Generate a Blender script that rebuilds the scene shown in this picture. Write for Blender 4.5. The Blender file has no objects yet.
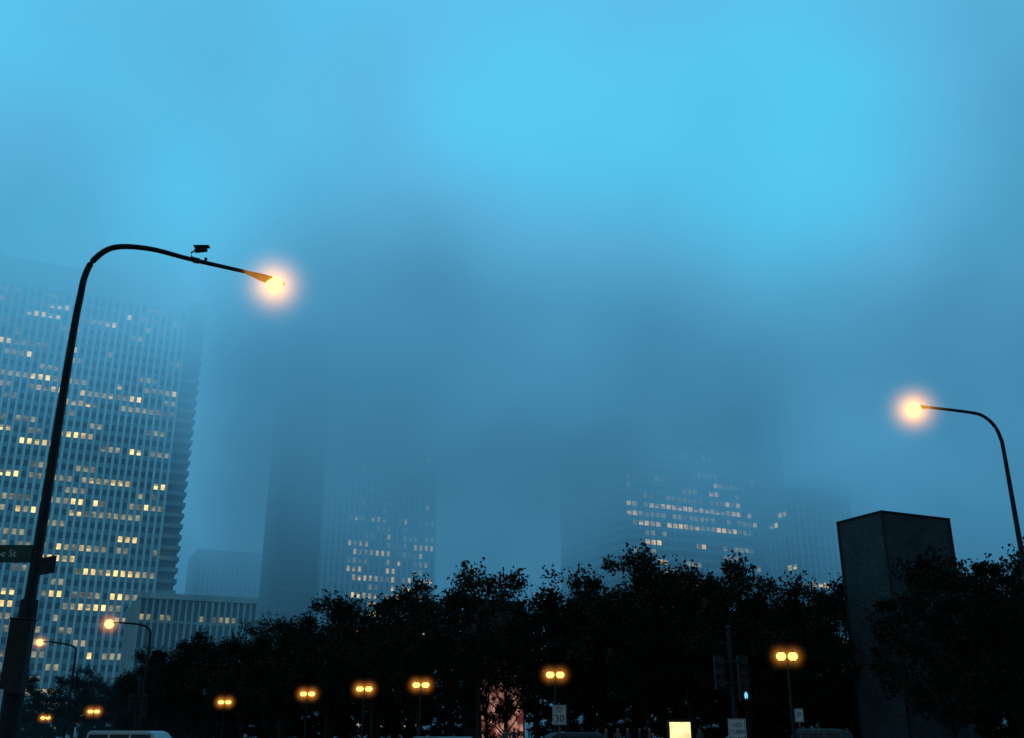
import bpy, math, random
import numpy as np
from mathutils import Vector, Matrix

S = bpy.context.scene
S.view_settings.view_transform = 'Standard'
S.view_settings.look = 'None'
S.view_settings.exposure = 0
random.seed(7)

# ------------------------------------------------------------------ helpers
def new_mat(name):
    m = bpy.data.materials.new(name); m.use_nodes = True
    return m, m.node_tree.nodes, m.node_tree.links

def surf(name, col, rough=0.8, metal=0.0, var=0.25, scale=1.0, bump=0.0, spec=0.3):
    m, N, L = new_mat(name)
    b = N['Principled BSDF']
    b.inputs['Roughness'].default_value = rough
    b.inputs['Metallic'].default_value = metal
    b.inputs['Specular IOR Level'].default_value = spec
    tc = N.new('ShaderNodeTexCoord')
    nz = N.new('ShaderNodeTexNoise'); nz.inputs['Scale'].default_value = scale
    nz.inputs['Detail'].default_value = 5
    L.new(tc.outputs['Object'], nz.inputs['Vector'])
    r = N.new('ShaderNodeValToRGB')
    r.color_ramp.elements[0].position = 0.3; r.color_ramp.elements[1].position = 0.7
    r.color_ramp.elements[0].color = (*[c*(1-var) for c in col], 1)
    r.color_ramp.elements[1].color = (*[min(1, c*(1+var)) for c in col], 1)
    L.new(nz.outputs['Fac'], r.inputs['Fac']); L.new(r.outputs['Color'], b.inputs['Base Color'])
    if bump:
        bp = N.new('ShaderNodeBump'); bp.inputs['Strength'].default_value = bump
        L.new(nz.outputs['Fac'], bp.inputs['Height']); L.new(bp.outputs['Normal'], b.inputs['Normal'])
    return m

def emis(name, col, strength, sample=True, var=0.0, scale=1.0):
    m, N, L = new_mat(name)
    N.remove(N['Principled BSDF'])
    e = N.new('ShaderNodeEmission'); e.inputs['Color'].default_value = (*col, 1)
    e.inputs['Strength'].default_value = strength
    if var:
        tc = N.new('ShaderNodeTexCoord'); nz = N.new('ShaderNodeTexNoise')
        nz.inputs['Scale'].default_value = scale; nz.inputs['Detail'].default_value = 2
        L.new(tc.outputs['Object'], nz.inputs['Vector'])
        mr = N.new('ShaderNodeMapRange')
        mr.inputs['From Min'].default_value = .35; mr.inputs['From Max'].default_value = .65
        mr.inputs['To Min'].default_value = strength*(1-var); mr.inputs['To Max'].default_value = strength*(1+var)
        L.new(nz.outputs['Fac'], mr.inputs['Value']); L.new(mr.outputs['Result'], e.inputs['Strength'])
    L.new(e.outputs['Emission'], N['Material Output'].inputs['Surface'])
    if not sample:
        try: m.cycles.emission_sampling = 'NONE'
        except Exception: pass
    return m

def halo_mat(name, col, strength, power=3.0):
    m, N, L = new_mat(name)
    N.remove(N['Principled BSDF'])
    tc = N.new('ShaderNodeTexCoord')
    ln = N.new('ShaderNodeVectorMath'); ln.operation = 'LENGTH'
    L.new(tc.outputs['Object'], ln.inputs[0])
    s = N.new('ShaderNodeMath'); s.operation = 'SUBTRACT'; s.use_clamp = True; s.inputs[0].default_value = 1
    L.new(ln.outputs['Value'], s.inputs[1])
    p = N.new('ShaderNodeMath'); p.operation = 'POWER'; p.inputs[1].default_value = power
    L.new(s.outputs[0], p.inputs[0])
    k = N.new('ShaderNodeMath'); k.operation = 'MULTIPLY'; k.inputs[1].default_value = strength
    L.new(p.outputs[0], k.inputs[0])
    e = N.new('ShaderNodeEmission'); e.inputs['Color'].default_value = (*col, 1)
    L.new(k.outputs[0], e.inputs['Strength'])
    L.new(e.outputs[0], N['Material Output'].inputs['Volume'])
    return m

class MB:
    def __init__(s): s.v = []; s.f = []; s.m = []
    def quad(s, a, b, c, d, mi=0):
        i = len(s.v); s.v += [tuple(a), tuple(b), tuple(c), tuple(d)]; s.f.append((i, i+1, i+2, i+3)); s.m.append(mi)
    def box(s, O, U, V, W, mi=0):
        """box from corner O with edge vectors U,V,W"""
        O, U, V, W = map(Vector, (O, U, V, W)); i = len(s.v)
        for a in (0, 1):
            for b in (0, 1):
                for c in (0, 1):
                    s.v.append(tuple(O+U*a+V*b+W*c))
        for q in ((0,1,3,2),(4,6,7,5),(0,4,5,1),(2,3,7,6),(0,2,6,4),(1,5,7,3)):
            s.f.append(tuple(i+k for k in q)); s.m.append(mi)
    def cbox(s, c, size, ang=0, mi=0):
        ca, sa = math.cos(ang), math.sin(ang)
        U = Vector((ca, sa, 0))*size[0]; V = Vector((-sa, ca, 0))*size[1]; W = Vector((0, 0, size[2]))
        s.box(Vector(c)-U/2-V/2-W/2, U, V, W, mi)
    def tube(s, pts, rad, seg=12, mi=0, flat=1.0):
        pts = [Vector(p) for p in pts]; n = len(pts); base = len(s.v)
        for k, p in enumerate(pts):
            t = (pts[min(k+1, n-1)]-pts[max(k-1, 0)]).normalized()
            up = Vector((0, 0, 1)) if abs(t.z) < .9 else Vector((0, 1, 0))
            a = t.cross(up).normalized(); b = a.cross(t).normalized()
            for j in range(seg):
                th = 2*math.pi*j/seg
                s.v.append(tuple(p+a*math.cos(th)*rad[k]+b*math.sin(th)*rad[k]*flat))
        for k in range(n-1):
            for j in range(seg):
                s.f.append((base+k*seg+j, base+k*seg+(j+1) % seg, base+(k+1)*seg+(j+1) % seg, base+(k+1)*seg+j)); s.m.append(mi)
        s.f.append(tuple(base+j for j in range(seg))[::-1]); s.m.append(mi)
        s.f.append(tuple(base+(n-1)*seg+j for j in range(seg))); s.m.append(mi)
    def ball(s, c, r, mi=0, seg=14, rings=8):
        c = Vector(c); r = Vector(r) if hasattr(r, '__len__') else Vector((r, r, r))
        base = len(s.v)
        for i in range(rings+1):
            ph = math.pi*i/rings
            for j in range(seg):
                th = 2*math.pi*j/seg
                s.v.append((c.x+r.x*math.sin(ph)*math.cos(th), c.y+r.y*math.sin(ph)*math.sin(th), c.z+r.z*math.cos(ph)))
        for i in range(rings):
            for j in range(seg):
                s.f.append((base+i*seg+j, base+(i+1)*seg+j, base+(i+1)*seg+(j+1) % seg, base+i*seg+(j+1) % seg)); s.m.append(mi)
    def obj(s, name, mats, parent=None, smooth=False, bevel=0):
        me = bpy.data.meshes.new(name); me.from_pydata(s.v, [], s.f)
        for m in mats: me.materials.append(m)
        me.polygons.foreach_set('material_index', s.m)
        if smooth: me.polygons.foreach_set('use_smooth', [True]*len(s.f))
        me.update()
        o = bpy.data.objects.new(name, me); S.collection.objects.link(o)
        if parent: o.parent = parent
        if bevel:
            b = o.modifiers.new('bevel', 'BEVEL'); b.width = bevel; b.segments = 2; b.limit_method = 'ANGLE'
        return o

def empty(name, loc=(0, 0, 0)):
    e = bpy.data.objects.new(name, None); e.location = loc; e.empty_display_size = .3
    S.collection.objects.link(e); return e

def halo(parent, loc, R, mat, name='lamp_bloom_sphere'):  # bloom around a lamp, put in as a self-emitting sphere
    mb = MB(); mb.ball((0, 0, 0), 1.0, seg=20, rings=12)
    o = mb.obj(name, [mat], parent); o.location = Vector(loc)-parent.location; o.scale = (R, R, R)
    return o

def text(parent, body, loc, rot, size, mat, name='lettering'):
    c = bpy.data.curves.new(name, 'FONT'); c.body = body; c.size = size; c.extrude = .002
    c.align_x = 'CENTER'; c.align_y = 'CENTER'
    o = bpy.data.objects.new(name, c); S.collection.objects.link(o); c.materials.append(mat)
    o.location = Vector(loc)-parent.location; o.rotation_euler = rot; o.parent = parent
    return o

# ------------------------------------------------------------------ materials
M = {}
M['stone'] = surf('limestone_facade', (.50, .52, .52), .8, scale=.06, var=.12)
M['stone_lt'] = surf('pale_limestone_facade', (.60, .62, .62), .75, scale=.06, var=.10)
M['stone_dk'] = surf('dark_granite_facade', (.10, .12, .13), .6, scale=.06, var=.2)
M['panel'] = surf('spandrel_panel', (.25, .27, .28), .5, scale=.2, var=.25)
M['glass'] = surf('dark_window_glass', (.03, .04, .05), .2, scale=.35, var=.6, spec=.35)
M['lit'] = emis('lit_office_window', (1.0, .66, .23), 1.3, False, .6, .25)
M['lit2'] = emis('dim_lit_window', (.70, .60, .34), .38, False, .7, .3)
M['fin'] = surf('concrete_fin', (.42, .42, .40), .8, scale=.2)
M['metal_dk'] = surf('black_painted_steel', (.022, .022, .024), .6, .0, scale=6, var=.4, bump=.05)
M['metal_gr'] = surf('galvanised_steel', (.12, .13, .14), .5, .6, scale=8)
M['green'] = surf('green_sign_sheet', (.02, .07, .06), .5, scale=4)
M['white'] = surf('white_sign_sheet', (.75, .75, .72), .5, scale=4, var=.06)
M['black'] = surf('black_lettering', (.02, .02, .02), .6, var=.1)
M['asphalt'] = surf('asphalt', (.05, .05, .052), .85, scale=3, var=.25, bump=.3)
M['conc'] = surf('concrete_paving', (.22, .22, .21), .9, scale=.8, var=.2, bump=.1)
M['grass'] = surf('dark_lawn', (.04, .055, .03), .95, scale=.6, var=.4, bump=.4)
M['paint'] = surf('road_paint', (.7, .7, .66), .7, scale=5, var=.12)
M['bark'] = surf('bark', (.035, .03, .026), .95, scale=4, var=.4, bump=.5)
M['sodium'] = emis('sodium_lamp_lens', (1.0, .60, .16), 3.2)
M['globe'] = emis('lantern_globe', (1.0, .56, .13), 2.6, False)
M['farlamp'] = emis('far_lamp_lens', (1.0, .58, .16), 2.8, False)
M['warmhouse'] = emis('lamp_housing_glow', (1.0, .36, .07), .22, False, .7, 3)  # lamplight on the housing painted in as weak emission
M['halo_near'] = halo_mat('lamp_bloom_near', (1.0, .42, .05), 6.5, 6.0)
M['halo_small'] = halo_mat('lamp_bloom_small', (1.0, .33, .05), 3.2, 5.2)
M['signal'] = emis('pedestrian_signal_lens', (.25, .75, 1.0), 1.0, False)
M['adv'] = emis('advert_lightbox', (1.0, .80, .36), 1.3, False, .25, 3)

def leafmat(name, a, b):
    m, N, L = new_mat(name)
    bs = N['Principled BSDF']; bs.inputs['Roughness'].default_value = .85
    bs.inputs['Specular IOR Level'].default_value = .04
    tc = N.new('ShaderNodeTexCoord'); nz = N.new('ShaderNodeTexNoise')
    nz.inputs['Scale'].default_value = .7; nz.inputs['Detail'].default_value = 2
    L.new(tc.outputs['Object'], nz.inputs['Vector'])
    oi = N.new('ShaderNodeObjectInfo')
    r = N.new('ShaderNodeValToRGB'); r.color_ramp.elements[0].position = .35; r.color_ramp.elements[1].position = .65
    r.color_ramp.elements[0].color = (*a, 1); r.color_ramp.elements[1].color = (*b, 1)
    L.new(nz.outputs['Fac'], r.inputs['Fac'])
    hs = N.new('ShaderNodeHueSaturation')
    mr = N.new('ShaderNodeMapRange'); mr.inputs['To Min'].default_value = .7; mr.inputs['To Max'].default_value = 1.2
    L.new(oi.outputs['Random'], mr.inputs['Value']); L.new(mr.outputs['Result'], hs.inputs['Value'])
    L.new(r.outputs['Color'], hs.inputs['Color']); L.new(hs.outputs['Color'], bs.inputs['Base Color'])
    return m
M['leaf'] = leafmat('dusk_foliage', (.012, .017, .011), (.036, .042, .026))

# ------------------------------------------------------------------ world
w = bpy.data.worlds.new('World'); S.world = w; w.use_nodes = True
N, L = w.node_tree.nodes, w.node_tree.links
bg = N['Background']
sky = N.new('ShaderNodeTexSky'); sky.sky_type = 'NISHITA'; sky.sun_disc = False
sky.sun_elevation = math.radians(2); sky.sun_rotation = math.radians(200)
sky.dust_density = 3
tint = N.new('ShaderNodeMix'); tint.data_type = 'RGBA'; tint.blend_type = 'MULTIPLY'; tint.inputs['Factor'].default_value = 1
L.new(sky.outputs['Color'], tint.inputs['A']); tint.inputs['B'].default_value = (.35, .75, 1.0, 1)
L.new(tint.outputs['Result'], bg.inputs['Color']); bg.inputs['Strength'].default_value = .05
bg2 = N.new('ShaderNodeBackground'); bg2.inputs['Color'].default_value = (.024, .085, .15, 1); bg2.inputs['Strength'].default_value = .9
ad = N.new('ShaderNodeAddShader')
L.new(bg.outputs[0], ad.inputs[0]); L.new(bg2.outputs[0], ad.inputs[1])
L.new(ad.outputs[0], N['World Output'].inputs['Surface'])

sl = bpy.data.lights.new('sun', 'SUN'); sl.energy = .04; sl.angle = math.radians(25); sl.color = (.7, .85, 1)
so = bpy.data.objects.new('sun', sl); S.collection.objects.link(so)
so.rotation_euler = (math.radians(40), 0, math.radians(-20))

# ------------------------------------------------------------------ fog volume
m, N, L = new_mat('low_cloud_and_mist'); N.remove(N['Principled BSDF'])
geo = N.new('ShaderNodeNewGeometry'); sep = N.new('ShaderNodeSeparateXYZ'); L.new(geo.outputs['Position'], sep.inputs[0])
def math_n(op, a, b=None, c=None, clamp=False):
    n = N.new('ShaderNodeMath'); n.operation = op; n.use_clamp = clamp
    for i, x in enumerate((a, b, c)):
        if x is None: continue
        if isinstance(x, (int, float)): n.inputs[i].default_value = x
        else: L.new(x, n.inputs[i])
    return n.outputs[0]
def mrange(x, a, b, c, d, smooth=True):
    n = N.new('ShaderNodeMapRange'); n.interpolation_type = 'SMOOTHSTEP' if smooth else 'LINEAR'
    L.new(x, n.inputs['Value'])
    for k, v in zip(('From Min', 'From Max', 'To Min', 'To Max'), (a, b, c, d)): n.inputs[k].default_value = v
    return n.outputs['Result']
nz = N.new('ShaderNodeTexNoise'); nz.inputs['Scale'].default_value = .014; nz.inputs['Detail'].default_value = 2.6
nz.inputs['Roughness'].default_value = .55
L.new(geo.outputs['Position'], nz.inputs['Vector'])
nf = math_n('SUBTRACT', nz.outputs['Fac'], .5)
qd = math_n('MULTIPLY_ADD', sep.outputs['Y'], .44, sep.outputs['X'])      # across the street grid
z0 = mrange(qd, 10, 62, 98, 42)
z0 = math_n('ADD', z0, mrange(sep.outputs['X'], 0, 50, 0, 14))
z0 = math_n('ADD', z0, mrange(sep.outputs['X'], 95, 150, 0, -26))
z0 = math_n('MULTIPLY_ADD', nf, 46, z0)
ramp = math_n('MAXIMUM', math_n('SUBTRACT', sep.outputs['Z'], z0), 0)
k0 = mrange(qd, 15, 50, .0009, .0019)
dens = math_n('MINIMUM', math_n('MULTIPLY_ADD', ramp, 3.1e-4, k0), .035)
# skylight and tower shade painted into mist emission: height gradient, bright and dark spots
def spot(c, r):
    d = N.new('ShaderNodeVectorMath'); d.operation = 'DISTANCE'; L.new(geo.outputs['Position'], d.inputs[0]); d.inputs[1].default_value = c
    return mrange(d.outputs['Value'], r, 0, 0, 1)
b = mrange(sep.outputs['Z'], 30, 150, 0.04, .80, False)
b = math_n('MULTIPLY_ADD', nf, 1.0, b)
b = math_n('MULTIPLY_ADD', spot((8, 158, 102), 40), .50, b)
b = math_n('MULTIPLY_ADD', spot((55, 178, 104), 52), .72, b)
b = math_n('MULTIPLY_ADD', spot((45, 255, 95), 90), -.22, b)
b = math_n('MULTIPLY_ADD', spot((-38, 235, 85), 60), -.20, b)
b = math_n('MULTIPLY_ADD', spot((-95, 320, 75), 100), -.30, b)
cr = N.new('ShaderNodeValToRGB'); L.new(b, cr.inputs['Fac'])
E = cr.color_ramp.elements
E[0].position = .0; E[0].color = (.026, .112, .195, 1)
E[1].position = 1.; E[1].color = (.080, .70, 1.0, 1)
x = E.new(.40); x.color = (.054, .240, .420, 1)
x = E.new(.68); x.color = (.115, .46, .75, 1)
ab = N.new('ShaderNodeVolumeAbsorption'); ab.inputs['Color'].default_value = (0, 0, 0, 1); L.new(dens, ab.inputs['Density'])
em = N.new('ShaderNodeEmission'); L.new(cr.outputs['Color'], em.inputs['Color'])
L.new(math_n('MULTIPLY', dens, 1.03), em.inputs['Strength'])
ad = N.new('ShaderNodeAddShader'); L.new(ab.outputs[0], ad.inputs[0]); L.new(em.outputs[0], ad.inputs[1])
L.new(ad.outputs[0], N['Material Output'].inputs['Volume'])
try: m.cycles.volume_step_rate = .9
except Exception as e: print('step', e)
mb = MB(); mb.box((-520, 130, -2), (1040, 0, 0), (0, 570, 0), (0, 0, 270))
mb.obj('fog_bank', [m])

# ------------------------------------------------------------------ ground, road
mb = MB(); mb.quad((-3000, -3000, 0), (3000, -3000, 0), (3000, 3000, 0), (-3000, 3000, 0)); mb.obj('ground', [M['grass']])
e_ = Vector((-.5, .866, 0)); m_ = Vector((.866, .5, 0))
def strip(name, a, b, z, mat, s0=-80, s1=300, thick=None):
    mb = MB(); O = e_*s0+m_*a
    if thick: mb.box(O+Vector((0, 0, z-thick)), m_*(b-a), e_*(s1-s0), (0, 0, thick))
    else: mb.quad(O+Vector((0, 0, z)), e_*s0+m_*b+Vector((0, 0, z)), e_*s1+m_*b+Vector((0, 0, z)), e_*s1+m_*a+Vector((0, 0, z)))
    return mb.obj(name, [mat])
strip('road', 2.6, 22.6, .008, M['asphalt'])
strip('pavement', -5, 2.4, .14, M['conc'], thick=.2)
strip('pavement', 22.8, 37, .14, M['conc'], thick=.2)
strip('kerb', 2.4, 2.6, .15, M['fin'], thick=.2)
strip('kerb', 22.6, 22.8, .15, M['fin'], thick=.2)
mb = MB(); mb.box(e_*20+m_*37, m_*60, e_*70, (0, 0, .3)); mb.obj('plaza_pavement', [M['conc']])
mb = MB()
for a in (7.5, 17.6):
    for s in range(-60, 200, 9):
        O = e_*s+m_*a+Vector((0, 0, .012)); mb.quad(O, O+m_*.12, O+m_*.12+e_*3, O+e_*3)
for a in (12.45, 12.75):
    O = e_*-60+m_*a+Vector((0, 0, .012)); mb.quad(O, O+m_*.12, O+m_*.12+e_*260, O+e_*260)
mb.obj('road_markings', [M['paint']])

# ------------------------------------------------------------------ buildings
D = Vector((.906, .423, 0)).normalized(); B = Vector((-.423, .906, 0)).normalized()   # street grid axes
Z = Vector((0, 0, 1))
def facade(win, wall, O, U, n, W, H, fh, bw, pier, spand, litf, z_start=0, proud=.45, blank_top=0, rnd=random, dim=0.):
    """window openings as recessed panes between real piers and spandrels"""
    nb = max(1, int(W/bw)); bw = W/nb; nf_ = int((H-z_start)/fh)
    for i in range(nb+1):
        wall.box(O+U*(i*bw-pier/2)+n*.0, U*pier, n*proud, Z*(H), 0)
    for f in range(nf_+1):
        z = z_start+f*fh
        if z+spand > H: break
        wall.box(O+Z*z, U*W, n*(proud*.45), Z*spand, 1)
    for f in range(nf_):
        z = z_start+f*fh+spand
        if z+fh-spand > H-blank_top: break
        run = 0; lit = 0
        for i in range(nb):
            if run <= 0:
                run = rnd.randint(1, 3); p = litf(f, nf_, i/nb); r = rnd.random()
                lit = 1 if r < p else (2 if r < p*1.8+(dim if p > 0 else 0) else 0)
            run -= 1
            l2 = lit if rnd.random() > .12 else 0
            a = O+U*(i*bw+pier/2)+n*.06+Z*z
            ins = .08; hh = (fh-spand-.1)
            if l2 and rnd.random() < .3:      # blind partly drawn
                hb = hh*rnd.uniform(.25, .6)
                win.quad(a+U*ins+Z*(hh-hb), a+U*(bw-pier-ins)+Z*(hh-hb), a+U*(bw-pier-ins)+Z*hh, a+U*ins+Z*hh, 2); hh -= hb+.02
            win.quad(a+U*ins, a+U*(bw-pier-ins), a+U*(bw-pier-ins)+Z*hh, a+U*ins+Z*hh, l2)
    if blank_top: wall.box(O+Z*(H-blank_top), U*W, n*proud*.8, Z*blank_top, 0)

def building(name, O, W, Dp, H, fh=4.0, bw=3.0, pier=.9, spand=1.6, litf=lambda f, n, u: .05, side_lit=None,
             stone='stone', panel='panel', blank_top=4, extra=None, sides=True, seed=1, dim=0.):
    rnd = random.Random(seed)
    O = Vector((O[0], O[1], 0)); e = empty(name, O)
    O0 = Vector((0, 0, 0))
    core = MB(); core.box(O0, D*W, B*Dp, Z*H)
    core.obj('core_walls', [M[panel]], e)
    win, wall = MB(), MB()
    facade(win, wall, O0, D, -B, W, H, fh, bw, pier, spand, litf, blank_top=blank_top, rnd=rnd, dim=dim)
    if sides:
        facade(win, wall, O0+B*Dp, -B, -D, Dp, H, fh, bw, pier, spand, side_lit or litf, blank_top=blank_top, rnd=rnd)
        facade(win, wall, O0+D*W, B, D, Dp, H, fh, bw, pier, spand, side_lit or litf, blank_top=blank_top, rnd=rnd)
    # parapet
    wall.box(O0-D*.6-B*.6+Z*H, D*(W+1.2), B*(Dp+1.2), Z*1.5, 0)
    win.obj('windows', [M['glass'], M['lit'], M['lit2']], e)
    wall.obj('piers_and_spandrels', [M[stone], M[panel]], e)
    if extra: extra(e)
    return e

# limestone slab tower
hot = {}
rl = random.Random(21)
def lit_left(f, n, u):
    if f not in hot: hot[f] = rl.choice([.02, .04, .06, .09, .14, .26, .5]) if f > 3 else .2
    k = hot[f]
    if f in (10, 18, 19, 24, 28, 30): k = .48
    if (f*7+int(u*9)*5) % 11 < 4: k *= .3
    return k*(.5 if f > 33 else 1)
def left_extra(e):
    W = 125
    wing = MB(); Ow = D*(W+.5)+B*3.5
    wing.box(Ow, D*6.5, B*24, Z*166, 0)
    for f in range(41):
        wing.box(Ow+Z*(f*4.1+1)-B*1.3, D*7.4, B*1.3, Z*1.5, 1)
        wing.box(Ow+Z*(f*4.1+1)+D*6.5, D*.9, B*24, Z*1.5, 1)
    wing.obj('service_wing', [M['stone_dk'], M['panel']], e)
    ph = MB(); ph.box(D*88+B*5+Z*171.6, D*34, B*14, Z*14, 0)
    for i in range(18): ph.box(D*(88+i*1.95)+B*4.6+Z*171.6, D*.4, B*.4, Z*14, 0)
    ph.tube([D*100+B*12+Z*185, D*100+B*12+Z*230], [.8, .15], 8, 0)
    ph.obj('penthouse', [M['stone']], e)
building('limestone_office_tower', (-243.3, 316.1), 125, 30, 170, 4.1, 2.5, .95, 1.9, lit_left, extra=left_extra, blank_top=9, seed=3, stone='stone_lt', dim=.2)

def podium(name, O, W, Dp, H, step, stone='fin'):
    O = Vector((O[0], O[1], 0)); e = empty(name, O); c = MB(); c.box((0, 0, 0), D*W, B*Dp, Z*H); c.obj('walls', [M['stone_dk']], e)
    f = MB(); n = int(W/step)
    for i in range(n+1): f.box(D*(i*W/n-.3)-B*.9, D*.6, B*.9, Z*(H-1.2))
    f.box(-D*.6-B*1.2+Z*(H-1.2), D*(W+1.2), B*1.2, Z*1.6)
    for k in range(1, 5): f.box(-B*.3+Z*(k*H/5.), D*W, B*.3, Z*.8)
    n2 = int(Dp/step)
    for i in range(n2+1): f.box(B*(i*Dp/n2)-D*.9, B*.6, D*.9, Z*(H-1.2))
    f.obj('vertical_fins', [M[stone]], e)
    w = MB(); rr = random.Random(4)
    for i in range(n):
        if rr.random() < .3: w.quad(*[D*(i*W/n+.4)-B*.05+Z*(H*.82), D*((i+1)*W/n-.4)-B*.05+Z*(H*.82), D*((i+1)*W/n-.4)-B*.05+Z*(H*.86), D*(i*W/n+.4)-B*.05+Z*(H*.86)])
    w.obj('lit_windows', [M['lit2']], e)
    return e
podium('finned_concrete_building', (-104.4, 286.3), 32.5, 30, 39, 1.8)
building('low_office_block', (-150, 480), 40, 30, 84, 3.8, 2.2, .9, 1.6, lambda f, n, u: 0, stone='panel', panel='stone_dk', seed=5)
building('dark_glass_tower', (-91.5, 394), 15.5, 30, 250, 3.9, 2.2, .5, 1.6, lambda f, n, u: .0, stone='stone_dk', panel='stone_dk', seed=6)
def lit_mid(f, n, u):
    z = f*3.7
    if u < .2: return 0
    return .36 if z < 92 else (.06 if z < 112 else .24 if z < 120 else 0)
building('pinstripe_office_tower', (-83, 427.6), 53, 40, 240, 3.7, 2.5, 1.15, 1.3, lit_mid, side_lit=lambda f, n, u: 0, seed=8, dim=.08)
def lit_r(f, n, u):
    z = f*4.0
    if 90 < z < 94: return .75 if u < .8 else .3
    if 94 <= z < 98: return .3 if u > .1 else .1
    if 82 < z <= 88: return .5
    return .07 if z < 112 else .004
building('horizontal_banded_tower', (48.5, 420.8), 69, 59, 235, 4.0, 2.8, .35, 1.9, lit_r, side_lit=lambda f, n, u: .0, stone='stone_dk', seed=9, dim=.12)
building('dark_slab_tower', (113, 456), 17, 40, 230, 3.9, 2.4, .8, 1.7, lambda f, n, u: 0, stone='stone_dk', panel='stone_dk', seed=10)
building('stepped_office_block', (126, 436), 30, 30, 104, 4.0, 3.2, .7, 1.7, lambda f, n, u: .03, seed=11)

# ------------------------------------------------------------------ glass-brick fountain towers
def brickmat(name, glow=None):
    m, N, L = new_mat(name); bs = N['Principled BSDF']
    tc = N.new('ShaderNodeTexCoord')
    mp = N.new('ShaderNodeMapping'); L.new(tc.outputs['UV'], mp.inputs['Vector'])
    br = N.new('ShaderNodeTexBrick'); br.offset = 0; br.inputs['Scale'].default_value = 1
    br.inputs['Brick Width'].default_value = .27; br.inputs['Row Height'].default_value = .14
    br.inputs['Mortar Size'].default_value = .012
    br.inputs['Color1'].default_value = (.12, .15, .16, 1); br.inputs['Color2'].default_value = (.07, .09, .10, 1)
    br.inputs['Mortar'].default_value = (.05, .055, .06, 1)
    L.new(mp.outputs[0], br.inputs['Vector'])
    nz = N.new('ShaderNodeTexNoise'); nz.inputs['Scale'].default_value = .5; nz.inputs['Detail'].default_value = 5
    L.new(mp.outputs[0], nz.inputs['Vector'])
    mx = N.new('ShaderNodeMix'); mx.data_type = 'RGBA'; mx.blend_type = 'MULTIPLY'; mx.inputs['Factor'].default_value = .8
    L.new(br.outputs['Color'], mx.inputs['A']); L.new(nz.outputs['Fac'], mx.inputs['B'])
    L.new(mx.outputs['Result'], bs.inputs['Base Color']); bs.inputs['Roughness'].default_value = .5
    bs.inputs['Specular IOR Level'].default_value = .25
    if glow:      # LED image: bright in its lower part, black above
        r = N.new('ShaderNodeValToRGB'); r.color_ramp.elements[0].position = .44; r.color_ramp.elements[1].position = .72
        r.color_ramp.elements[0].color = (.12, .025, .018, 1); r.color_ramp.elements[1].color = (1, .50, .36, 1)
        n2 = N.new('ShaderNodeTexNoise'); n2.inputs['Scale'].default_value = .9; n2.inputs['Detail'].default_value = 4
        L.new(mp.outputs[0], n2.inputs['Vector'])
        L.new(n2.outputs['Fac'], r.inputs['Fac']); L.new(r.outputs['Color'], bs.inputs['Emission Color'])
        sx = N.new('ShaderNodeSeparateXYZ'); L.new(tc.outputs['UV'], sx.inputs[0])
        mr = N.new('ShaderNodeMapRange'); mr.inputs['From Min'].default_value = 3.0; mr.inputs['From Max'].default_value = 8.5
        mr.inputs['To Min'].default_value = glow; mr.inputs['To Max'].default_value = 0
        L.new(sx.outputs['Y'], mr.inputs['Value'])
        L.new(mr.outputs[0], bs.inputs['Emission Strength'])
    return m
def fountain_tower(O, W, Dp, H, glow=None):
    O = Vector((O[0], O[1], .3)); e = empty('glass_brick_fountain_tower', O)
    mb = MB(); mb.box((0, 0, 0), D*W, B*Dp, Z*H)
    o = mb.obj('glass_brick_shaft', [brickmat('glass_brick'), brickmat('led_screen_brick', glow) if glow else M['glass']], e)
    me = o.data; uv = me.uv_layers.new(name='UVMap')
    for p in me.polygons:
        for li in p.loop_indices:
            v = me.vertices[me.loops[li].vertex_index].co
            uu = v.dot(D) if abs(p.normal.dot(B)) > .7 else v.dot(B)
            uv.data[li].uv = (uu, v.z)
        if glow and p.normal.dot(B) < -.7: p.material_index = 1
    f = MB(); t = .07
    for (a, b_) in ((0, 0), (W, 0), (0, Dp), (W, Dp)):
        f.box(D*(a-t)+B*(b_-t), D*2*t, B*2*t, Z*(H+.02))
    f.box(-D*.08-B*.08+Z*(H+.02), D*(W+.16), B*(Dp+.16), Z*.1)
    f.box(-D*.3-B*.3-Z*.15, D*(W+.6), B*(Dp+.6), Z*.2)
    f.obj('steel_frame', [M['metal_dk']], e, bevel=.02)
fountain_tower((23.7, 63.5), 5.9, 4.0, 14.75)
fountain_tower((-3.2, 102), 4.8, 4.0, 14.0, glow=.8)

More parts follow.
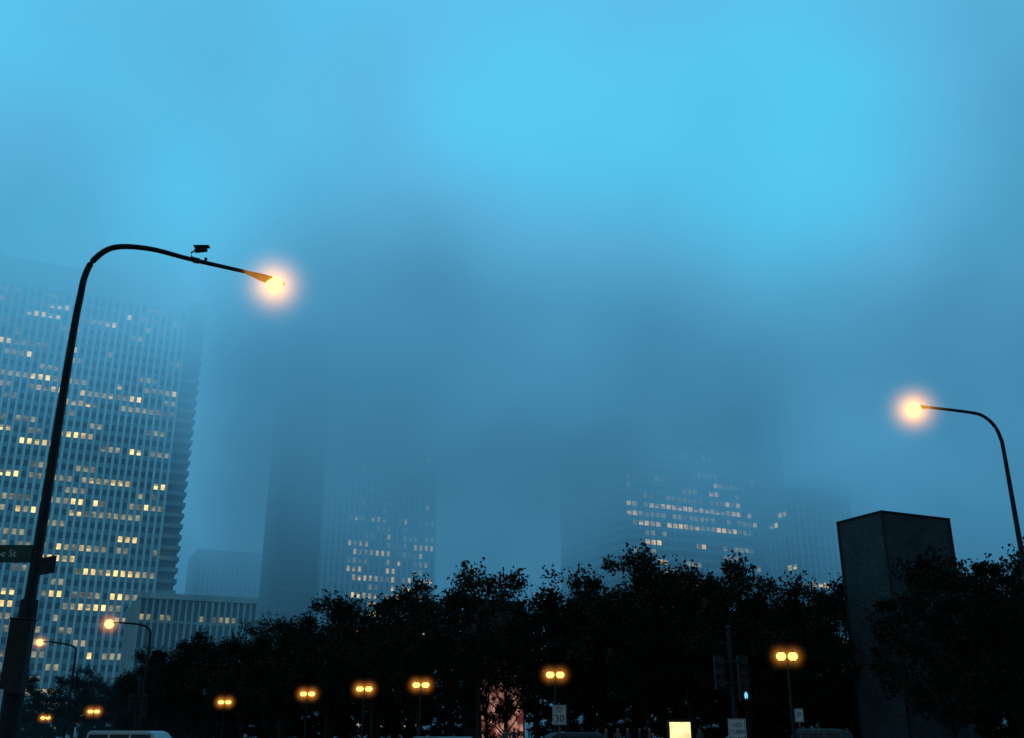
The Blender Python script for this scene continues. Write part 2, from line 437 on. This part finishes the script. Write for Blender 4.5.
# ------------------------------------------------------------------ trees
def make_tree(seed, H=13., R=4.4, z_low=.22, nclump=95, nleaf=130, leaf=(.18, .38), trunk=True):
    rs = np.random.RandomState(seed); rr = random.Random(seed)
    mb = MB(); crown = []
    zc = (z_low+1)/2*H; rz = (1-z_low)/2*H
    while len(crown) < nclump:
        p = rs.uniform(-1, 1, 3); l = np.linalg.norm(p)
        if l > 1 or rs.rand() > l**1.2+.08: continue
        k = 1+.16*math.sin(3*math.atan2(p[1], p[0])+seed)+.12*math.sin(5*p[2]+seed)
        tz = p[2]
        wid = 1.0 if tz < 0 else 1-.25*tz
        crown.append(Vector((p[0]*R*k*wid, p[1]*R*k*wid, zc+tz*rz*.93)))
    if trunk:
        lean = Vector((rr.uniform(-.4, .4), rr.uniform(-.4, .4), 0))
        top = Vector((lean.x, lean.y, H*.72))
        tp = [Vector((0, 0, -.1)), Vector((0, 0, .4)), lean*.2+Z*H*.18, lean*.6+Z*H*.42, top]
        mb.tube(tp, [.34, .22, .18, .12, .04], 9, 0)
        for c in rr.sample(crown, min(30, len(crown))):
            h0 = max(H*.16, min(c.z-1.0, H*.62)*rr.uniform(.55, .95)); s = lean*(h0/(H*.72))+Z*h0
            mid = s.lerp(c, .5)+Vector((rr.uniform(-.3, .3), rr.uniform(-.3, .3), rr.uniform(-.5, .2)))
            mb.tube([s, mid, c], [.075, .045, .012], 5, 0)
            for _ in range(2):
                q = c+Vector((rr.gauss(0, .5), rr.gauss(0, .5), rr.uniform(.1, .7)))
                mb.tube([mid.lerp(c, .7), q], [.02, .005], 4, 0)
    V = [np.array(mb.v).reshape(-1, 3)] if mb.v else []; F = list(mb.f); MI = list(mb.m); n0 = len(mb.v)
    for c in crown:
        r = rr.uniform(.5, 1.3)*H/13.; n = int(nleaf*rr.uniform(.6, 1.4))
        P = rs.normal(0, .47*r, (n, 3)); P[:, 2] *= .75
        ln = np.linalg.norm(P, axis=1)[:, None]; P *= np.minimum(1, 1.15*r/np.maximum(ln, 1e-6)); P += np.array(c)
        out = np.array([c.x, c.y, (c.z-zc)*.6+1]); out = out/(np.linalg.norm(out)+1e-6)
        # a drooping / rising sprig: leaves strung along a short line leaving the clump
        for _ in range(2):
            k = max(6, n//14); dr = out+rs.normal(0, .6, 3); dr /= np.linalg.norm(dr)
            tt = rs.uniform(.3, 1.3, (k, 1))*r; idx = rs.randint(0, n, k)
            P[idx] = np.array(c)+dr*tt+rs.normal(0, .09, (k, 3))
        s = rs.uniform(leaf[0], leaf[1], (n, 1))
        a = rs.normal(size=(n, 3)); a /= np.linalg.norm(a, axis=1)[:, None]
        b = np.cross(a, rs.normal(size=(n, 3))); b /= np.linalg.norm(b, axis=1)[:, None]
        q = np.stack([P-a*s*.5, P+b*s*.28, P+a*s*.5, P-b*s*.28], 1).reshape(-1, 3)
        V.append(q); F += [(n0+4*i, n0+4*i+1, n0+4*i+2, n0+4*i+3) for i in range(n)]; MI += [1]*n; n0 += 4*n
    me = bpy.data.meshes.new('tree'); me.from_pydata(np.concatenate(V).tolist(), [], F)
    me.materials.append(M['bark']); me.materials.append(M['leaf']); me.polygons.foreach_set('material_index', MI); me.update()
    return me
variants = [make_tree(s, R=4.2+.3*(s % 3)) for s in (11, 23, 35, 47, 59)]
shrubs = [make_tree(s, H=6, R=4.5, z_low=.0, nclump=70, nleaf=110, leaf=(.2, .4), trunk=False) for s in (71, 83)]  # low bushes added to darken the gaps below the tree crowns
small = make_tree(91, H=8, R=2.6, z_low=.25, nclump=45, nleaf=110, leaf=(.14, .28))
high = make_tree(97, H=13, R=4.0, z_low=.36, nclump=85, nleaf=120)
airy = make_tree(101, H=8, R=2.8, z_low=.12, nclump=34, nleaf=75, leaf=(.14, .28))
cnt = 0
def tree(x, y, H, wide=1.0, mesh=None, name='tree', h0=13.):
    global cnt; cnt += 1
    me = mesh or variants[cnt % 5]
    o = bpy.data.objects.new(name, me); S.collection.objects.link(o); s = H/h0/1.03
    o.location = (x, y, 0); o.scale = (s*wide, s*wide, s); o.rotation_euler = (0, 0, random.uniform(0, 6.28))
for x, y, H in [(-45, 135, 13.6), (-39, 130, 14.3), (-31, 122, 14.7), (-24.4, 112, 15.2), (-18.3, 105, 15.5), (-12.8, 98, 15.2),
                (-7.9, 90, 15.0), (4.2, 80, 14.4), (7.3, 84, 14.3), (9.5, 74, 14.8),
                (12.3, 73, 14.3), (15.6, 70, 13.5), (18.3, 69, 12.1), (24.2, 78, 13.6), (19.5, 47, 9.8), (24.9, 52, 11.2),
                (27.5, 50, 11.2), (22.3, 46, 8.6), (31, 58, 12.5), (34, 80, 14)]:
    tree(x, y, H)
tree(-2.6, 85, 15.8, 1.0, high)
tree(-.6, 92, 9.0, 1.0, airy, 'tree', 8.); tree(-2.2, 94, 8.0, 1.0, airy, 'tree', 8.)
for x, y, H in [(-50, 148, 13), (-42, 142, 14), (-34, 134, 14.2), (-27, 126, 14.6), (-20, 118, 14.5), (-14, 112, 14.5), (-9, 104, 15),
                (8, 96, 15), (13, 90, 15), (17, 86, 14), (21, 84, 13), (28, 90, 14), (33, 70, 12)]:
    tree(x, y, H, 1.15)
for x, y, H in [(-71, 152, 11), (-62, 150, 11.3), (-57, 156, 11), (-53, 146, 10), (-80, 160, 12), (-66, 165, 11)]:
    tree(x, y, H)
tree(2.2, 90, 12.5, 1.0, small, 'tree', 8.); tree(-5.4, 94, 11.5, 1.0, small, 'tree', 8.)
for i in range(30):
    t = i/29.; x = -50+84*t; y = 146-64*t+random.uniform(-3, 3)
    if abs(x/y+.005) < .035: continue
    tree(x, y+4, random.uniform(6, 8), 1.0, random.choice(shrubs), 'shrub', 6.)
for i in range(14):
    x = -84+i*3.6; tree(x, 172+random.uniform(-4, 4), random.uniform(6, 8), 1.2, random.choice(shrubs), 'shrub', 6.)
for i in range(9):
    tree(15+i*2.6, 58+random.uniform(-1, 1)+abs(i-3)*1.2+14, random.uniform(5, 6.5), .8, random.choice(shrubs), 'shrub', 6.)
for i in range(5):
    tree(26+i*2.2, 54, random.uniform(4.5, 6), .7, random.choice(shrubs), 'shrub', 6.)

# ------------------------------------------------------------------ street lamps
def smooth_path(pts, n=6):
    P = [Vector(p) for p in pts]; out = []
    for i in range(len(P)-1):
        p0, p1, p2, p3 = P[max(i-1, 0)], P[i], P[i+1], P[min(i+2, len(P)-1)]
        for k in range(n):
            t = k/n
            out.append(.5*((2*p1)+(p2-p0)*t+(2*p0-5*p1+4*p2-p3)*t*t+(-p0+3*p1-3*p2+p3)*t**3))
    out.append(P[-1]); return out
def arm_lamp(base, path, tip, r0=.1, r1=.04, R=.8, hm='halo_near', lens='sodium', lr=.15):
    base = Vector(base); e = empty('street_lamp', base); mb = MB()
    P = smooth_path([Vector(p)-base for p in path]); P = [Vector((0, 0, 0)), Vector((0, 0, 2.5))]+P
    n = len(P); rad = []
    Ltot = sum((P[i+1]-P[i]).length for i in range(n-1)); acc = 0
    for i in range(n):
        rad.append(r0+(r1-r0)*acc/Ltot)
        if i < n-1: acc += (P[i+1]-P[i]).length
    mb.tube(P, rad, 14, 0)
    mb.tube([(0, 0, 0), (0, 0, .12), (0, 0, .7), (0, 0, .9)], [.24, .2, .17, r0], 14, 0)
    mb.obj('pole_and_arm', [M['metal_dk']], e, smooth=True)
    end = P[-1]; t = Vector(tip)-base; d = (t-end)
    h = MB(); h.tube([end-d*.05, end+d*.15, end+d*.45, end+d*.8, end+d*.98], [r1*1.1, .065, .105, .12, .05], 14, 0, flat=.6)
    h.obj('luminaire_housing', [M['warmhouse'] if lens == 'sodium' else M['metal_dk']], e, smooth=True)
    l = MB(); c = end+d*.75-Z*.07; l.ball(c, (lr, lr, lr), 0, 20, 12); l.obj('lens', [M[lens]], e, smooth=True)
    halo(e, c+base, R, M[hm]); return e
L1 = arm_lamp((-7.33, 15.5, .14), [(-7.33, 15.5, 5), (-7.33, 15.5, 7.8), (-7.31, 15.5, 8.6), (-7.29, 15.51, 8.98), (-7.18, 15.53, 9.3), (-6.9, 15.62, 9.57), (-6.4, 15.9, 9.68),
              (-5.82, 16.3, 9.68), (-4.95, 16.78, 9.66)], (-4.28, 17.15, 9.56), .105, .036, 1.2, lr=.16)
arm_lamp((12.95, 25.5, .14), [(12.95, 25.5, 5), (12.95, 25.5, 8.4), (12.92, 25.5, 9.0), (12.8, 25.5, 9.35), (12.55, 25.5, 9.6), (12.2, 25.52, 9.71), (11.2, 25.6, 9.87)], (10.65, 25.65, 9.9), .1, .036, 1.35, lr=.2)
arm_lamp((-27.7, 79, .14), [(-27.7, 79, 5), (-27.7, 79, 8.6), (-27.9, 79, 9.3), (-28.6, 79, 9.6), (-30.2, 79, 9.75)], (-31.2, 79, 9.7), .13, .07, 1.5, 'halo_small', 'farlamp', .34)
arm_lamp((-39.5, 94, .14), [(-39.5, 94, 5), (-39.5, 94, 8.4), (-39.7, 94, 9.1), (-40.6, 94, 9.4), (-42, 94, 9.6)], (-43.2, 94, 9.6), .13, .07, 1.3, 'halo_small', 'farlamp', .3)

# extras on the near lamp post : CCTV camera, cabinet, street name signs
cc = MB(); c0 = Vector((-5.72, 16.36, 9.68))-L1.location
cc.tube([c0, c0+Z*.03, c0+Vector((-.09, -.02, .07)), c0+Vector((-.1, -.02, .15)), c0+Vector((-.02, -.02, .2))], [.015]*5, 8)
cc.cbox(c0, (.1, .08, .08), .5)
cc.tube([c0+Vector((-.04, 0, .20)), c0+Vector((.17, 0, .225))], [.048, .048], 10)
cc.cbox(c0+Vector((.07, 0, .28)), (.28, .12, .015), 0)
cc.cbox(c0+Vector((.17, 0, .0)), (.04, .05, .1), 0)
cc.obj('security_camera', [M['metal_dk']], L1)
cb = MB(); cb.cbox((.02, -.14, 2.55), (.3, .24, 1.05), .1); cb.cbox((.02, -.14, 3.09), (.33, .27, .03), .1)
cb.tube([(0, 0, .9), (0, 0, 3.4)], [.15, .13], 14)
cb.obj('control_cabinet', [M['metal_dk']], L1, bevel=.015)
sg = empty('street_name_sign', (-8.0, 15.42, 4.22)); q = MB(); q.cbox((0, 0, 0), (1.25, .02, .27), .0); q.obj('panel', [M['green']], sg)
q = MB(); q.tube([(.55, .03, .0), (.72, .06, .0)], [.02, .02], 6); q.obj('bracket', [M['metal_dk']], sg)
text(sg, 'E Monroe St', (-7.99, 15.405, 4.22), (math.pi/2, 0, 0), .15, M['white'])
ang = math.atan2(-.45, .6)
sg = empty('street_name_sign', (-7.05, 15.28, 4.02)); q = MB(); q.cbox((0, 0, 0), (.45, .02, .26), ang); q.cbox((-.2, .15, 0), (.12, .03, .03), ang); q.obj('panel', [M['metal_dk']], sg)
sg = empty('one_way_sign', (-7.38, 14.6, 1.95)); q = MB(); q.cbox((0, 0, 0), (.62, .02, .5), 0, 0)
q.cbox((0, -.012, -.02), (.5, .004, .06), 0, 1); q.tube([(0, .04, -1.95), (0, .04, .3)], [.025, .025], 8, 2); q.obj('panel', [M['white'], M['black'], M['metal_gr']], sg)
text(sg, 'ONE', (-7.36, 14.585, 2.08), (math.pi/2, 0, 0), .2, M['black']); text(sg, 'WAY', (-7.36, 14.585, 1.81), (math.pi/2, 0, 0), .16, M['black'])

def twin_lamp(x, y, h=5.0, s=1.0):
    e = empty('park_lantern', (x, y, .14)); h -= .14; mb = MB()
    mb.tube([(0, 0, 0), (0, 0, .5), (0, 0, .6), (0, 0, 1), (0, 0, h-.35), (0, 0, h-.1)], [.2, .17, .1, .08, .055, .05], 10)
    arms = .3*s
    mb.tube(smooth_path([(-arms, 0, h-.15), (-arms*.8, 0, h-.38), (0, 0, h-.5), (arms*.8, 0, h-.38), (arms, 0, h-.15)]), [.025]*25, 8)
    for k in (-1, 1):
        mb.tube([(k*arms, 0, h-.22), (k*arms, 0, h-.12)], [.05, .09], 10)
        mb.tube([(k*arms, 0, h+.2), (k*arms, 0, h+.27), (k*arms, 0, h+.34)], [.15, .07, .01], 10)
    mb.tube([(0, 0, h-.1), (0, 0, h+.1)], [.05, .01], 8)
    mb.obj('post_and_arms', [M['metal_dk']], e, smooth=True)
    g = MB()
    for k in (-1, 1): g.ball((k*arms, 0, h+.03), (.25*s, .25*s, .2), 0, 16, 10)
    g.obj('globes', [M['globe']], e, smooth=True)
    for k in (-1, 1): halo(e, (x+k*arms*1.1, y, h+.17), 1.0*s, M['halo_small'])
for x, y, s in [(12.7, 48, .9), (2.6, 63, 1), (-6.6, 76, 1.1), (-11.6, 82.5, 1.15), (-18, 92.6, 1.2), (-31.6, 116, 1.3)]:
    twin_lamp(x, y, 5.0, s)
twin_lamp(-51, 129, 4.3, 1.3); twin_lamp(-66, 150, 3.9, 1.2); twin_lamp(-84, 230, 5.3, .8); twin_lamp(-70, 170, 3.6, .7)

# ------------------------------------------------------------------ signals and signs
def signal(x, y, top=4.7, lens=True):
    e = empty('traffic_signal', (x, y, .14)); mb = MB()
    mb.tube([(0, 0, 0), (0, 0, .3), (0, 0, .35), (0, 0, top)], [.14, .12, .075, .06], 12)
    mb.ball((0, 0, top), .08)
    for k in (-1, 1):
        mb.tube([(0, 0, 3.6), (k*.34, 0, 3.6)], [.025, .025], 8); mb.tube([(0, 0, 2.95), (k*.34, 0, 2.95)], [.025, .025], 8)
        mb.cbox((k*.36, 0, 3.27), (.3, .22, 1.0))
        for j in range(3):
            c = Vector((k*.36, -.11, 2.95+j*.32)); mb.tube([c, c+Vector((0, -.18, .0))], [.12, .125], 12)
    mb.cbox((.36, -.02, 2.6), (.34, .2, .3))
    mb.obj('pole_and_heads', [M['metal_dk']], e)
    if lens:
        l = MB(); l.cbox((.37, -.13, 2.6), (.1, .01, .1)); l.cbox((.37, -.13, 2.67), (.05, .012, .05)); l.cbox((.345, -.13, 2.53), (.03, .01, .05)); l.cbox((.395, -.13, 2.53), (.03, .01, .05)); l.obj('pedestrian_lens', [M['signal']], e)
signal(6.72, 32, 4.6)
signal(-22, 62, 4.6, False)
def road_sign(name, x, y, z0, z1, wd, lines, mat='white'):
    e = empty(name, (x, y, .14)); mb = MB()
    mb.tube([(0, .03, 0), (0, .03, z1-.1)], [.03, .03], 8, 2)
    zc = (z0+z1)/2-.14; mb.cbox((0, 0, zc), (wd, .015, z1-z0), 0, 0)
    for sx in (-1, 1): mb.cbox((sx*(wd/2-.03), -.009, zc), (.012, .004, z1-z0-.05), 0, 1)
    for sz in (-1, 1): mb.cbox((0, -.009, zc+sz*((z1-z0)/2-.025)), (wd-.05, .004, .012), 0, 1)
    mb.obj('panel_and_post', [M[mat], M['black'], M['metal_gr']], e)
    for (t, dz, sz) in lines: text(e, t, (x, y-.015, (z0+z1)/2+dz), (math.pi/2, 0, 0), sz, M['black'])
road_sign('speed_limit_sign', 1.52, 34, 1.92, 2.52, .44, [('SPEED', .2, .1), ('LIMIT', .1, .1), ('30', -.12, .32)])
road_sign('regulatory_sign', 6.35, 30, 1.3, 2.04, .5, [('NO', .2, .16), ('TURN', .02, .15), ('ON RED', -.16, .12)])
road_sign('parking_sign', 10.3, 38, 2.05, 2.5, .3, [('P', .0, .3)])
e = empty('advert_lightbox', (6.3, 40, .14)); mb = MB(); mb.cbox((0, 0, 1.02), (.92, .25, 1.98)); mb.cbox((0, 0, .05), (1.0, .35, .1)); mb.obj('case', [M['metal_dk']], e, bevel=.02)
mb = MB(); mb.cbox((0, -.13, 1.2), (.78, .012, 1.45)); mb.obj('lit_poster', [M['adv']], e)
M['ink'] = surf('printed_ink', (.3, .16, .06), .6)
mb = MB(); mb.cbox((0, -.14, .9), (.5, .006, .06)); mb.cbox((-.1, -.14, .75), (.3, .006, .12)); mb.obj('poster_print', [M['ink']], e)

# ------------------------------------------------------------------ vehicles
M['carw'] = surf('white_car_paint', (.6, .6, .6), .3, 0, var=.05, spec=.5)
M['card'] = surf('grey_car_paint', (.06, .065, .075), .35, .2, var=.1, spec=.4)
M['tyre'] = surf('tyre_rubber', (.02, .02, .02), .9)
M['tail'] = emis('tail_lamp', (1, .05, .02), 1.2, False); M['head'] = emis('head_lamp', (1, .85, .6), 2.5, False)
def vehicle(name, x, y, ang, Lh, H, wd, paint, prof):
    e = empty(name, (x, y, .01)); e.rotation_euler = (0, 0, ang)
    mb = MB(); n = len(prof); hw = wd/2
    def half(z): return hw*(1 if z < H*.55 else 1-.16*(z-H*.55)/(H*.45))
    Lf = [(px*Lh-Lh/2, -half(pz*H), pz*H) for px, pz in prof]; Rt = [(a, -b, c) for a, b, c in Lf]
    mb.v = Lf+Rt; mb.f = [tuple(range(n)), tuple(range(2*n-1, n-1, -1))]; mb.m = [0, 0]
    for i in range(n):
        j = (i+1) % n; mb.f.append((i, n+i, n+j, j)); mb.m.append(0)
    mb.obj('body', [M[paint]], e, bevel=.05)
    g = MB(); tops = [p for p in prof if p[1] > .9]; x0 = min(p[0] for p in tops)*Lh-Lh/2; x1 = max(p[0] for p in tops)*Lh-Lh/2
    for s in (-1, 1):
        k = 3
        for i in range(k):
            a = x0+(x1-x0)*i/k+.06; b = x0+(x1-x0)*(i+1)/k-.06
            y1 = s*(half(H*.62)+.008); y2 = s*(half(H*.9)+.008)
            g.quad((a, y1, H*.62), (b, y1, H*.62), (b, y2, H*.9), (a, y2, H*.9))
    g.obj('side_windows', [M['glass']], e)
    wz = MB()
    for fx in (.18, .8):
        for s in (-1, 1):
            cx = fx*Lh-Lh/2; wz.tube([(cx, s*(hw-.2), .33), (cx, s*(hw+.02), .33)], [.33, .33], 18); wz.tube([(cx, s*(hw+.02), .33), (cx, s*(hw+.03), .33)], [.18, .16], 12, 1)
    wz.obj('wheels', [M['tyre'], M['metal_gr']], e)
    l = MB()
    for s in (-1, 1):
        l.cbox((Lh/2+.005, s*(hw-.25), H*.4), (.03, .28, .14), 0, 0); l.cbox((-Lh/2-.005, s*(hw-.2), H*.5), (.03, .15, .25), 0, 1)
    l.obj('lamps', [M['head'], M['tail']], e)
suv = [(0, .2), (0, .55), (.04, .62), (.1, .93), (.16, 1), (.58, 1), (.64, .95), (.74, .62), (.97, .52), (1, .42), (1, .18)]
van = [(0, .15), (0, .9), (.02, 1), (.72, 1), (.78, .94), (.9, .55), (.98, .48), (1, .38), (1, .13)]
vehicle('parked_van', -20.4, 58, math.radians(-12), 5.0, 1.82, 1.95, 'carw', van)
vehicle('parked_car', 16.2, 54, math.radians(-30), 4.4, 1.9, 1.85, 'card', suv)
vehicle('parked_car', -3, 42, math.radians(120), 4.6, 1.55, 1.85, 'card', suv)
vehicle('parked_car', 3.6, 52, math.radians(10), 4.6, 1.72, 1.85, 'card', suv)

# ------------------------------------------------------------------ people
M['skin'] = surf('skin', (.42, .26, .19), .6); M['hair'] = surf('hair', (.03, .02, .015), .8)
M['jacket'] = surf('jacket', (.06, .07, .1), .9); M['coat'] = surf('coat', (.16, .13, .12), .9); M['trousers'] = surf('trousers', (.03, .035, .05), .9)
def person_mesh(seed):
    r = random.Random(seed); st = r.uniform(.12, .3); H = r.uniform(.95, 1.03)
    J = [((0, 0, .95), .15), ((0, 0, 1.12), .13), ((0, .01, 1.32), .16), ((0, 0, 1.47), .07), ((0, -.01, 1.55), .065), ((0, -.02, 1.64), .105), ((0, -.01, 1.72), .085)]
    Ed = [(0, 1), (1, 2), (2, 3), (3, 4), (4, 5), (5, 6)]
    for s in (-1, 1):
        k = len(J); J += [((s*.1, 0, .88), .1), ((s*.11, -s*st*.6, .5), .065), ((s*.11, -s*st*.7+.08, .1), .045), ((s*.12, -s*st*.7-.08, .04), .04)]
        Ed += [(0, k), (k, k+1), (k+1, k+2), (k+2, k+3)]
        k = len(J); J += [((s*.19, .01, 1.41), .065), ((s*.25, s*.06, 1.14), .05), ((s*.24, s*.14-.08, .92), .036), ((s*.235, s*.16-.12, .83), .03), ((s*.23, s*.16-.14, .76), .018), ((s*.2, s*.16-.17, .83), .012)]
        Ed += [(2, k), (k, k+1), (k+1, k+2), (k+2, k+3), (k+3, k+4), (k+3, k+5)]
    me = bpy.data.meshes.new('p'); me.from_pydata([tuple(c*H for c in j[0]) for j in J], Ed, [])
    o = bpy.data.objects.new('p', me); S.collection.objects.link(o)
    o.modifiers.new('s', 'SKIN'); sv = me.skin_vertices[0].data
    for i, j in enumerate(J): sv[i].radius = (j[1]*H, j[1]*H*.85)
    sv[0].use_root = True
    sb = o.modifiers.new('sub', 'SUBSURF'); sb.levels = 2; sb.render_levels = 2
    dg = bpy.context.evaluated_depsgraph_get(); dg.update()
    nm = bpy.data.meshes.new_from_object(o.evaluated_get(dg)); bpy.data.objects.remove(o)
    for mm in (M['skin'], M['hair'], M[r.choice(['jacket', 'coat'])], M['trousers'], M['tyre']): nm.materials.append(mm)
    for p in nm.polygons:
        z = p.center.z/H; p.use_smooth = True
        p.material_index = (1 if (z > 1.69 or (z > 1.56 and p.center.y > .03)) else 0) if z > 1.5 else 2 if z > .9 else 3 if z > .1 else 4
        if abs(p.center.x) > .17 and z < .88 and z > .7: p.material_index = 0
    return nm
pm = [person_mesh(s) for s in range(4)]
for i, (x, y) in enumerate([(-.37, 66), (.13, 67), (5.43, 68), (5.83, 66), (6.77, 68), (7.3, 67), (8.4, 70), (2.88, 64), (8.42, 65), (15.4, 56), (16.4, 57), (18.3, 58), (11.65, 66)]):
    o = bpy.data.objects.new('person', pm[i % 4]); S.collection.objects.link(o)
    o.location = (x, y, .3); o.rotation_euler = (0, 0, random.uniform(0, 6.28))

# ------------------------------------------------------------------ camera
cd = bpy.data.cameras.new('camera'); cd.lens = 35.2; cd.sensor_width = 36; cd.clip_end = 8000; cd.clip_start = .1
co = bpy.data.objects.new('camera', cd); S.collection.objects.link(co)
co.location = (0, 0, 1.6); co.rotation_euler = (math.radians(90+20.1), 0, 0)
S.camera = co
